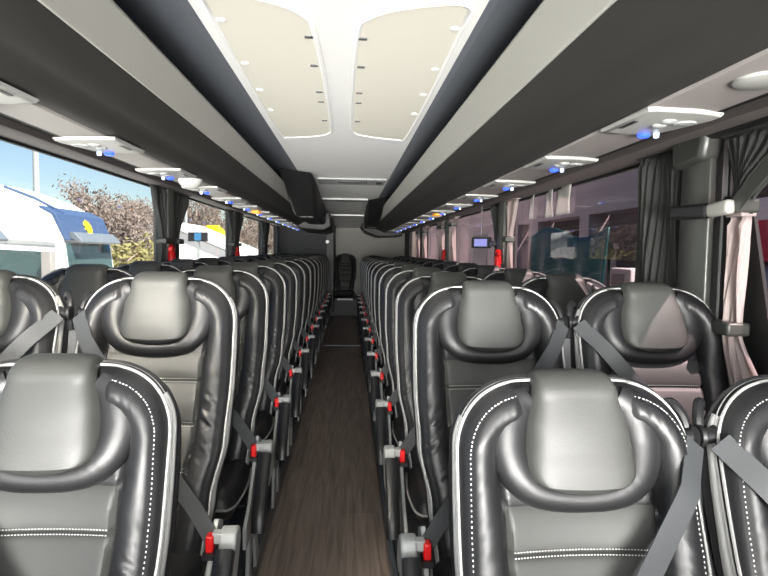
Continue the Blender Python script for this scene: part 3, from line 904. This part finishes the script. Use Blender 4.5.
# other curtains, pillars
for y, nm in zip(PIL[2:], ('second', 'third', 'fourth')):
    pillar_cover(XR, 1, y, WTR, f'dark window pillar, {nm} along the right wall')
    pillar_cover(XL, -1, y, WTL, f'dark window pillar, {nm} along the left wall')
curtain(xr, 1, 4.72, 5.02, SILL, WTR - .005, 'dark gathered curtain behind the second right window pillar', ties=[(1.47, 4.80, .05)], amp=.01)
curtain(xr, 1, 4.24, 4.50, SILL, WTR - .005, 'pale sunlit curtain strip before the second right window pillar', ties=[(1.50, 4.42, .04)], m='curtain_sunlit', amp=.01)
for y, nm in ((7.2, 'third'), (9.75, 'fourth')):
    curtain(xr, 1, y - .62, y - .12, SILL, WTR - .01, f'pale pinkish curtain on the near side of the {nm} right pillar', ties=[(1.72, y - .32, .12)], m='curtain_sunlit', amp=.016, bot=(y - .32, .24))
    curtain(xr, 1, y + .14, y + .90, SILL, WTR - .01, f'pale pinkish curtain on the far side of the {nm} right pillar', ties=[(1.72, y + .5, .18)], m='curtain_sunlit', amp=.016, bot=(y + .5, .34))
for y, nm in ((4.62, 'second'), (7.2, 'third'), (9.75, 'fourth')):
    curtain(xl, -1, y + .10, y + .55, SILL, WTL - .01, f'black curtain tied in on the far side of the {nm} left pillar', ties=[(1.45, y + .17, .05)], m='black_curtain' if 'black_curtain' in M else 'curtain', amp=.012, bot=(y + .16, .08))
    curtain(xl, -1, y - .40, y - .10, SILL, WTL - .01, f'black curtain tied in on the near side of the {nm} left pillar', ties=[(1.45, y - .17, .05)], amp=.012, bot=(y - .16, .07))
curtain(xl, -1, 11.35, 11.58, SILL, WTL - .01, 'black curtain beside the toilet cabin on the left', amp=.012)
# red emergency hammers
def hammer(x, s, y, lab, z=1.28, h=.26):
    t = thing('emergency_hammer', lab, 'hammer', (x - s * .09, y, z))
    mb = MB(); mb.tube([(0, 0, -h / 2), (0, 0, -h * .44), (0, 0, h * .30), (0, 0, h * .36)], [.024, .028, .028, .02], 12, up=(0, 1, 0)); mb.build('hammer_handle', M['red'], t)
    mb = MB(); mb.tube([(0, -.04, h * .42), (0, 0, h * .45), (0, .04, h * .42)], [.016, .026, .016], 10, up=(0, 0, 1)); mb.tube([(0, 0, h * .3), (0, 0, h * .45)], .014, 8); mb.build('hammer_head', M['red'], t)
    mb = MB(); a, b = sorted((0, s * .05)); mb.box((a, -.02, -.03), (b, .02, .03)); mb.build('bracket', M['shell'], t)
hammer(XR, 1, 4.56, 'red emergency hammer on the second right pillar')
hammer(XR, 1, 7.2, 'red emergency hammer on the third right pillar')
hammer(XL, -1, 4.50, 'red emergency hammer on the second left pillar')
hammer(XL, -1, 7.12, 'red emergency hammer on the third left pillar')
def hang_display(x, s, y, z, lab):
    t = thing('window_display', lab, 'display', (x - s * .12, y, z), .9 * s)
    mb = MB(); mb.box((-.012, -.09, -.048), (.012, .09, .048)); mb.build('display_case', M['shell'], t, bevel=.004)
    a = -s * .0135
    mb = MB(); mb.box((min(a, a * 1.2), -.06, -.032), (max(a, a * 1.2), .06, .032)); mb.build('display_screen', M['screen'], t, smooth=False)
    mb = MB(); mb.tube([(0, 0, .05), (0, 0, .34)], .004, 6); mb.build('hanger', M['shell'], t)
M['screen'] = mat('display_screen', (.1, .1, .3), .2, emit=(.35, .35, .75), estr=.5)
hang_display(XR - .01, 1, 4.98, 1.48, 'small black display screen hung against the right window')

# ================================================================ OUTSIDE
GZ = -1.2
mb = MB(); mb.box((-70, -30, GZ - .3), (60, 110, GZ)); struct(mb.build('ground', M['asphalt'], smooth=False), 'pale concrete yard around the bus')
# bus body below the floor so it stands on the yard
mb = MB(); mb.box((XL - .05, Y0, -.95), (XR + .05, Y1, -.10)); struct(mb.build('floor', M['side'], smooth=False), 'underfloor of the bus')

def truck(x, y, lab):
    t = thing('lorry', lab, 'truck', (x, y, GZ))
    # local: front at x=0 facing +x, body toward -x, width along y 0..2.5
    def ex(nm, m, poly, y0, y1, bevel=.03, parent=None):
        b = MB(); b.prism([(px, pz) for px, pz in poly], y0, y1); return b.build(nm, m, parent or t, bevel=bevel)
    ex('cab', M['white'], [(-.02, .6), (0, 1.7), (-.12, 2.75), (-.35, 3.25), (-1.0, 3.62), (-2.0, 3.95), (-3.0, 4.10), (-7, 4.12), (-7, .8), (-2.6, .7)], 0, 2.5, .06)
    ex('cab_roof_panel', M['truck_blue'], [(-.05, 2.72), (-.27, 3.28), (-.60, 3.44), (-.62, 3.38), (-.3, 3.1), (-.2, 2.72)], .10, 2.44, .02)
    v = ex('sun_visor', M['blue_grey'], [(.18, 2.70), (.15, 2.66), (-.1, 2.78), (-.1, 2.90), (.0, 2.90)], .30, 2.35, .01)
    w = ex('windscreen', M['truck_glass'], [(.02, 1.85), (-.09, 2.66), (-.14, 2.66), (-.05, 1.85)], .16, 2.34, .01)
    ex('grille', M['shell'], [(.04, .75), (.04, 1.62), (0, 1.62), (0, .75)], .35, 2.15, .01)
    ex('bumper', M['white'], [(.10, .35), (.10, .72), (-.4, .72), (-.4, .35)], 0, 2.5, .03)
    # side window, door line
    ex('side_window', M['truck_glass'], [(-.45, 1.85), (-.50, 2.48), (-1.45, 2.52), (-1.45, 1.85)], -.012, .02, .004)
    ex('door_frame', M['grey_plastic'], [(-.22, 2.60), (-.24, 2.68), (-1.8, 2.76), (-1.8, 2.68)], -.02, .02, .004)
    b = MB(); b.box((-.36, -.34, 1.75), (-.16, -.14, 2.5)); b.box((-.33, -.15, 2.38), (-.28, .02, 2.42)); b.box((-.33, -.15, 1.85), (-.28, .02, 1.89)); b.build('mirror', M['strip'], t, bevel=.04)
    b = MB(); b.tube([(-.30, .5, 3.30), (-.9, .5, 3.62), (-1.5, .5, 3.84)], .03, 8); b.build('roof_tube', M['truck_blue'], t)
    # yellow emblem: ragged rosette
    b = MB(); pts = []
    for k in range(20):
        a = 2 * pi * k / 20; r = .17 if k % 2 else .135; pts.append((1.35 + r * math.cos(a), 3.03 + r * math.sin(a)))
    vs = [(-.05 - (pz - 2.72) * .393 + .025, py, pz) for py, pz in pts]; vs2 = [(p[0] - .03, p[1], p[2]) for p in vs]; n = 20
    b.add(vs + vs2, [tuple(range(n)), tuple(range(n, 2 * n))[::-1]] + [(i, (i + 1) % n, n + (i + 1) % n, n + i) for i in range(n)]); e = b.build('emblem', M['yellow'], t, smooth=False); e['label'] = 'yellow round emblem'
    for wx in (-1.3, -5.2):
        for yy in (0, 2.2):
            b = MB(); b.lathe([(.25, 0), (.50, .02), (.52, .06), (.52, .26), (.50, .30), (.25, .30)], (wx, yy + .3, .52), 22, M_=Matrix.Rotation(pi / 2, 3, 'X')); b.build('wheel', M['black_rubber'], t)
truck(-5.8, 12.3, 'white lorry with a blue roof panel and yellow emblem, beyond the left window')
truck(-5.8, 7.6, 'white lorry nearest the camera, cut by the left edge of the picture')
# buildings, distant things left
t = thing('shed', 'white sloping-roofed shed seen through the second left window', 'shed', (-10.5, 30, GZ))
mb = MB(); mb.prism([(-5.2, 0), (-5.2, 3.2), (.8, 3.9), (4.8, 2.2), (4.8, 0)], 0, 9); mb.build('shed_wall', M['shed'], t, smooth=False)
mb = MB(); mb.prism([(-5.4, 3.2), (.8, 3.95), (5.0, 2.2), (5.0, 2.3), (.8, 4.05), (-5.4, 3.3)], -.2, 9.2); mb.build('shed_roof', M['shed'], t, smooth=False)
t = thing('loading_ramp', 'bright yellow sloping conveyor beyond the left windows', 'conveyor', (-9.3, 40, GZ))
mb = MB(); mb.bar((0, 0, 3.75), (1.2, 7.5, 1.2), .9, .9); mb.build('boom', M['yellow'], t, bevel=.05)
mb = MB(); mb.bar((.1, .5, 0), (.1, .5, 3.4), .2, .2, up=(1, 0, 0)); mb.bar((1.0, 6.3, 0), (1.0, 6.3, 1.4), .2, .2, up=(1, 0, 0)); mb.build('support', M['yellow'], t)
t = thing('yard_sign', 'small black sign with blue middle on a post outside left', 'sign', (-4.6, 18, GZ))
mb = MB(); mb.bar((0, 0, 0), (0, 0, 2.85), .08, .08, up=(1, 0, 0)); mb.build('post', M['grey_plastic'], t)
R = Matrix.Rotation(-.25, 4, 'Z')
mb = MB(); mb.box((-.31, -.05, 2.80), (.31, .03, 3.08), M_=R); mb.build('sign_board', M['shell'], t)
mb = MB(); mb.box((-.10, -.058, 2.83), (.12, -.05, 3.05), M_=R); mb.build('sign_face', M['sky_text'], t)
for x, y, h, l in ((-9.6, 18.5, 5.9, 'tall pale lamp post behind the white lorry'), (-11.0, 39.9, 7.3, 'distant pale lamp post beyond the white shed')):
    t = thing('lamp_post', l, 'lamp post', (x, y, GZ))
    mb = MB(); mb.tube([(0, 0, 0), (0, 0, h)], [.13, .08], 10); mb.build('pole', M['grey_plastic'], t)
    mb = MB(); mb.tube([(0, 0, h), (.3, 0, h + .12), (.9, 0, h + .15)], [.06, .06, .09], 8); mb.build('lamp_arm', M['grey_plastic'], t)
def tree(x, y, h, r, seed, lab, leafm='leaf', dens=1800, ls=.16):
    rd = random.Random(seed)
    t = thing('gum_tree', lab, 'tree', (x, y, GZ))
    mb = MB(); tips = []
    mb.tube([(0, 0, 0), (.1, .05, h * .35), (.0, .1, h * .6), (.15, 0, h * .85)], [.20, .15, .10, .04], 8)
    for k in range(16):
        a = rd.uniform(0, 2 * pi); z0 = h * rd.uniform(.25, .6); rr = r * rd.uniform(.5, 1); z1 = min(h * .97, z0 + h * rd.uniform(.15, .45))
        p = [(0, 0, z0), (rr * .45 * math.cos(a), rr * .45 * math.sin(a), (z0 + z1) / 2), (rr * math.cos(a + .2), rr * math.sin(a + .2), z1)]
        mb.tube(p, [.07, .045, .02], 6); tips += [p[2], p[1], ((p[1][0] + p[2][0]) / 2, (p[1][1] + p[2][1]) / 2, (p[1][2] + p[2][2]) / 2)]
    tips.append((.15, 0, h * .9))
    mb.build('trunk', M['bark'], t)
    mb = MB()
    cl = [(tx + rd.gauss(0, .25), ty + rd.gauss(0, .25), tz + rd.gauss(0, .2), rd.uniform(.35, .75)) for tx, ty, tz in tips for _ in range(2)]
    for k in range(dens):
        cx, cy, cz, cr = rd.choice(cl)
        d = Vector((rd.gauss(0, 1), rd.gauss(0, 1), rd.gauss(0, .8))).normalized() * cr * rd.random() ** .4
        p = Vector((cx, cy, cz)) + d
        if p.z < .2: p.z = .2
        u = Vector((rd.gauss(0, 1), rd.gauss(0, 1), rd.gauss(0, 1))).normalized(); w = u.orthogonal().normalized()
        s = ls * rd.uniform(.6, 1.2)
        mb.add([p - u * s, p + w * s * .35, p + u * s, p - w * s * .35], [(0, 1, 2, 3)])
    mb.build('foliage', M[leafm], t, smooth=False, recalc=False)
tp = [(-12.0, 28.5, 5.2, 1.5), (-10.5, 27.5, 5.0, 1.4), (-9.3, 25.2, 4.1, 1.1), (-18, 43.5, 6.6, 2.4), (-14.4, 44.5, 6.8, 2.2), (-12.0, 46, 6.9, 2.2), (-10.0, 50, 6.8, 2.8), (-8.2, 54, 6.5, 2.6), (-6.6, 58, 6.2, 2.6)]
tl = ['brownish gum tree right behind the blue-fronted lorry', 'sparse gum tree right of the lamp post', 'gum tree just before the second left pillar', 'gum tree behind the left part of the shed', 'gum tree above the white shed roof', 'gum tree beside the distant lamp post', 'gum tree above the yellow conveyor', 'gum tree seen between the third and fourth left pillars', 'gum tree in the last left window']
for k, ((x, y, h, r), l) in enumerate(zip(tp, tl)): tree(x, y, h, r, k + 3, l, ls=.10 if y < 30 else .14, dens=3800)
tree(-9.1, 23.5, 2.9, 1.3, 40, 'low yellow-green shrub under the gum trees', 'leaf_green', 1200)
mb = MB(); mb.box((-12, 24.6, GZ), (-6.2, 26.4, GZ + 1.9)); tag(mb.build('trailer', M['shed'], bevel=.05), 'low white trailer beyond the lorry', 'trailer')

# right side: workshop and next vehicle
t = thing('workshop_building', 'pale workshop wall with dark openings beyond the right windows', 'building', (4.6, 0, GZ))
mb = MB()
for a, b in ((7.0, 7.5), (10.9, 11.35), (13.9, 14.6), (15.6, 40)): mb.box((0, a, 0), (.4, b, 3.35))
mb.box((0, 7.0, 3.35), (.4, 40, 4.6)); mb.build('pale_wall', M['wall_pale'], t, smooth=False)
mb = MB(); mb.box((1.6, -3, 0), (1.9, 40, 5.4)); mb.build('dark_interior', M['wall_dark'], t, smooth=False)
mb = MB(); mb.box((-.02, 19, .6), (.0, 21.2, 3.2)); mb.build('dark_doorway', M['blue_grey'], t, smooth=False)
t2 = thing('tarpaulin_stack', 'draped teal tarpaulin seen through the second right window', 'tarpaulin', (3.4, 9.0, GZ))
mb = MB()
def tarp(u, v):
    yy = -1.6 + 3.2 * u; zt = 2.95 - .12 * math.sin(u * 6) - .25 * max(0, u - .6)
    z = zt * (1 - v * .75); return (.12 * math.sin(u * 25) * v - .2 * v, yy, z)
mb.grid(tarp, 50, 20); mb.build('tarpaulin_sheet', M['teal'], t2, solid=.02)
mb = MB()
for yy in (-1.5, 0, 1.5): mb.bar((.1, yy, 0), (.1, yy, 2.7), .08, .08, up=(1, 0, 0))
mb.bar((.1, -1.6, 2.7), (.1, 1.6, 2.7), .08, .08); mb.build('stand', M['frame'], t2)
# pale sheets that paint the interior reflections in the window
i = 0
for y, z, w, h, r, l in ((4.05, 1.74, .07, .20, .12, 'narrow'), (3.72, 1.72, .12, .18, -.1, 'greyish'), (3.46, 1.72, .20, .17, .08, 'wide')):
    t = thing('reflection_sheet', f'{l} white reflection shaped as a sheet on the second right window', 'reflection', (XR + .022, y, z))
    mb = MB()
    mb.grid(lambda u, v, w=w, h=h, r=r: (-.004 - .006 * math.sin(u * 5 + v * 3), (-.5 + u) * w * 1.2 + r * v * h, (.5 - v) * h), 8, 8); mb.build('sheet', M['reflection'], t, solid=.001)
t = thing('wall_cabinet', 'small white meter cabinet standing outside behind the straight curtain', 'cabinet', (2.0, 3.90, GZ))
mb = MB(); mb.box((-.12, -.15, 2.16), (.12, .15, 2.50)); mb.build('case', M['white'], t, bevel=.012)
mb = MB(); mb.box((-.135, -.10, 2.20), (-.12, .10, 2.46)); mb.build('door', M['grey_plastic'], t, bevel=.004)
mb = MB(); mb.box((-.04, -.04, 0), (.04, .04, 2.16)); mb.build('post', M['grey_plastic'], t)
# van at far right edge
t = thing('parked_van', 'grey-blue and red sided van outside the nearest right window', 'van', (3.0, .9, GZ))
mb = MB(); mb.box((0, 0, .45), (1.9, 4.3, 2.55)); mb.build('body', M['van'], t, bevel=.12)
mb = MB(); mb.box((-.012, .3, 2.56), (.9, 4.2, 2.86)); mb.build('red_stripe', M['pink_brick'], t, smooth=False)
mb = MB(); mb.box((-.02, .3, 2.86), (.9, 4.2, 3.02)); mb.build('roof_edge', M['white'], t, smooth=False)
for yy in (.9, 3.4):
    mb = MB(); mb.lathe([(.2, 0), (.36, .02), (.38, .06), (.38, .2), (.2, .22)], (0.02, yy, .38), 20, M_=Matrix.Rotation(pi / 2, 3, 'Y')); mb.build('wheel', M['black_rubber'], t)
cu = bpy.data.curves.new('lettering', 'FONT'); cu.body = 'en'; cu.size = .42; cu.extrude = .004
fo = bpy.data.objects.new('lettering', cu); C.objects.link(fo); cu.materials.append(M['sky_text'])
dg = bpy.context.evaluated_depsgraph_get(); me = bpy.data.meshes.new_from_object(fo.evaluated_get(dg)); bpy.data.objects.remove(fo)
fo = bpy.data.objects.new('lettering', me); C.objects.link(fo)
if not me.materials: me.materials.append(M['sky_text'])
fo.parent = t; fo.rotation_euler = (pi / 2, 0, -pi / 2); fo.location = (-.02, 3.35, 2.10)
fo['label'] = 'blue lettering'

# ================================================================ LIGHT
w = bpy.data.worlds.new('world'); sc.world = w; w.use_nodes = True
nt = w.node_tree; bg = nt.nodes['Background']
sky = nt.nodes.new('ShaderNodeTexSky'); sky.sky_type = 'NISHITA'; sky.sun_disc = False
sky.sun_elevation = math.radians(52); sky.sun_rotation = math.radians(150); sky.air_density = 1.0; sky.dust_density = .6; sky.ozone_density = 1.5
nt.links.new(sky.outputs[0], bg.inputs[0]); bg.inputs[1].default_value = .12
sun = bpy.data.lights.new('sun', 'SUN'); sun.energy = 14; sun.angle = math.radians(.6); sun.color = (1, .95, .88)
so = bpy.data.objects.new('sun', sun); C.objects.link(so)
d = Vector((-1, .75, -1.75)).normalized(); so.rotation_euler = d.to_track_quat('-Z', 'Y').to_euler()
def area(name, loc, to, sx, sy, power, col=(1, 1, 1)):
    l = bpy.data.lights.new(name, 'AREA'); l.shape = 'RECTANGLE'; l.size = sx; l.size_y = sy; l.energy = power; l.color = col
    o = bpy.data.objects.new(name, l); C.objects.link(o); o.location = loc
    o.rotation_euler = (Vector(to) - Vector(loc)).to_track_quat('-Z', 'Y').to_euler(); return o
area('windscreen_daylight', (-.08, Y0 + .06, 1.50), (-.08, 5, 1.55), 2.4, 1.1, 50, (1, .985, .93))
for nm, x, z, h in (('left_window_portal', XL - .10, 1.40, .95), ('right_window_portal', XR + .10, 1.37, .90)):
    o = area(nm, (x, 5.4, z), (0, 5.4, z), 12.4, h, 1); o.data.cycles.is_portal = True
o = area('windscreen_portal', (-.08, Y0 - .10, 1.45), (-.08, 5, 1.45), 2.6, 1.25, 1); o.data.cycles.is_portal = True

db = area('ceiling_fill', (-.08, Y0 + .25, 1.15), (-.08, 6.5, 2.02), 2.2, .5, 38, (1, .985, .95)); db.data.spread = math.radians(42)  # added fill lamp aimed up along the ceiling; no dashboard is modelled
area('overhead_fill', (-.04, -.35, CAMZ + .60), (-.04, .6, .9), 1.0, .9, 14, (1, .985, .95))  # added overhead fill under the closed ceiling; there is no hatch
sl = bpy.data.lights.new('seat_fill_spot', 'SPOT'); sl.energy = 75; sl.spot_size = math.radians(80); sl.spot_blend = .7; sl.shadow_soft_size = .12; sl.color = (1, .93, .80)  # added spot to brighten the second left row, not a coach fitting
sp_ = bpy.data.objects.new('seat_fill_spot', sl); C.objects.link(sp_); sp_.location = (-.80, 1.10, CAMZ + .33)
sp_.rotation_euler = (Vector((-.60, 2.1, .98)) - sp_.location).to_track_quat('-Z', 'Y').to_euler()
cam = bpy.data.cameras.new('camera'); co = bpy.data.objects.new('camera', cam); C.objects.link(co); sc.camera = co
F = 577.0
cam.sensor_fit = 'HORIZONTAL'; cam.sensor_width = 36; cam.lens = F * 36 / 768; cam.clip_start = .02; cam.clip_end = 400
yaw = math.atan(35.5 / F); pit = math.atan(37.5 / F * math.cos(yaw)); roll = math.atan(.014)
co.location = (0, 0, CAMZ)
# forward dir, then roll
fw = Vector((math.sin(yaw) * math.cos(pit), math.cos(yaw) * math.cos(pit), -math.sin(pit)))
right = Vector((math.cos(yaw), -math.sin(yaw), 0)); up = right.cross(fw)
# level axes in image: right'=(1,-r), up'=(r,1) => camera axes
cr = (right * math.cos(roll) + up * math.sin(roll)); cup = (up * math.cos(roll) - right * math.sin(roll))
# sign check handled: image x axis = cr, image y axis = cup
m3 = Matrix((cr, cup, -fw)).transposed()
co.rotation_euler = m3.to_euler()

vs = sc.view_settings; vs.view_transform = 'Standard'; vs.look = 'None'; vs.gamma = 1; vs.exposure = .5; vs.use_curve_mapping = False
sc.cycles.use_denoising = True
sc.cycles.max_bounces = 8; sc.cycles.transparent_max_bounces = 12
sc.cycles.sample_clamp_indirect = 4
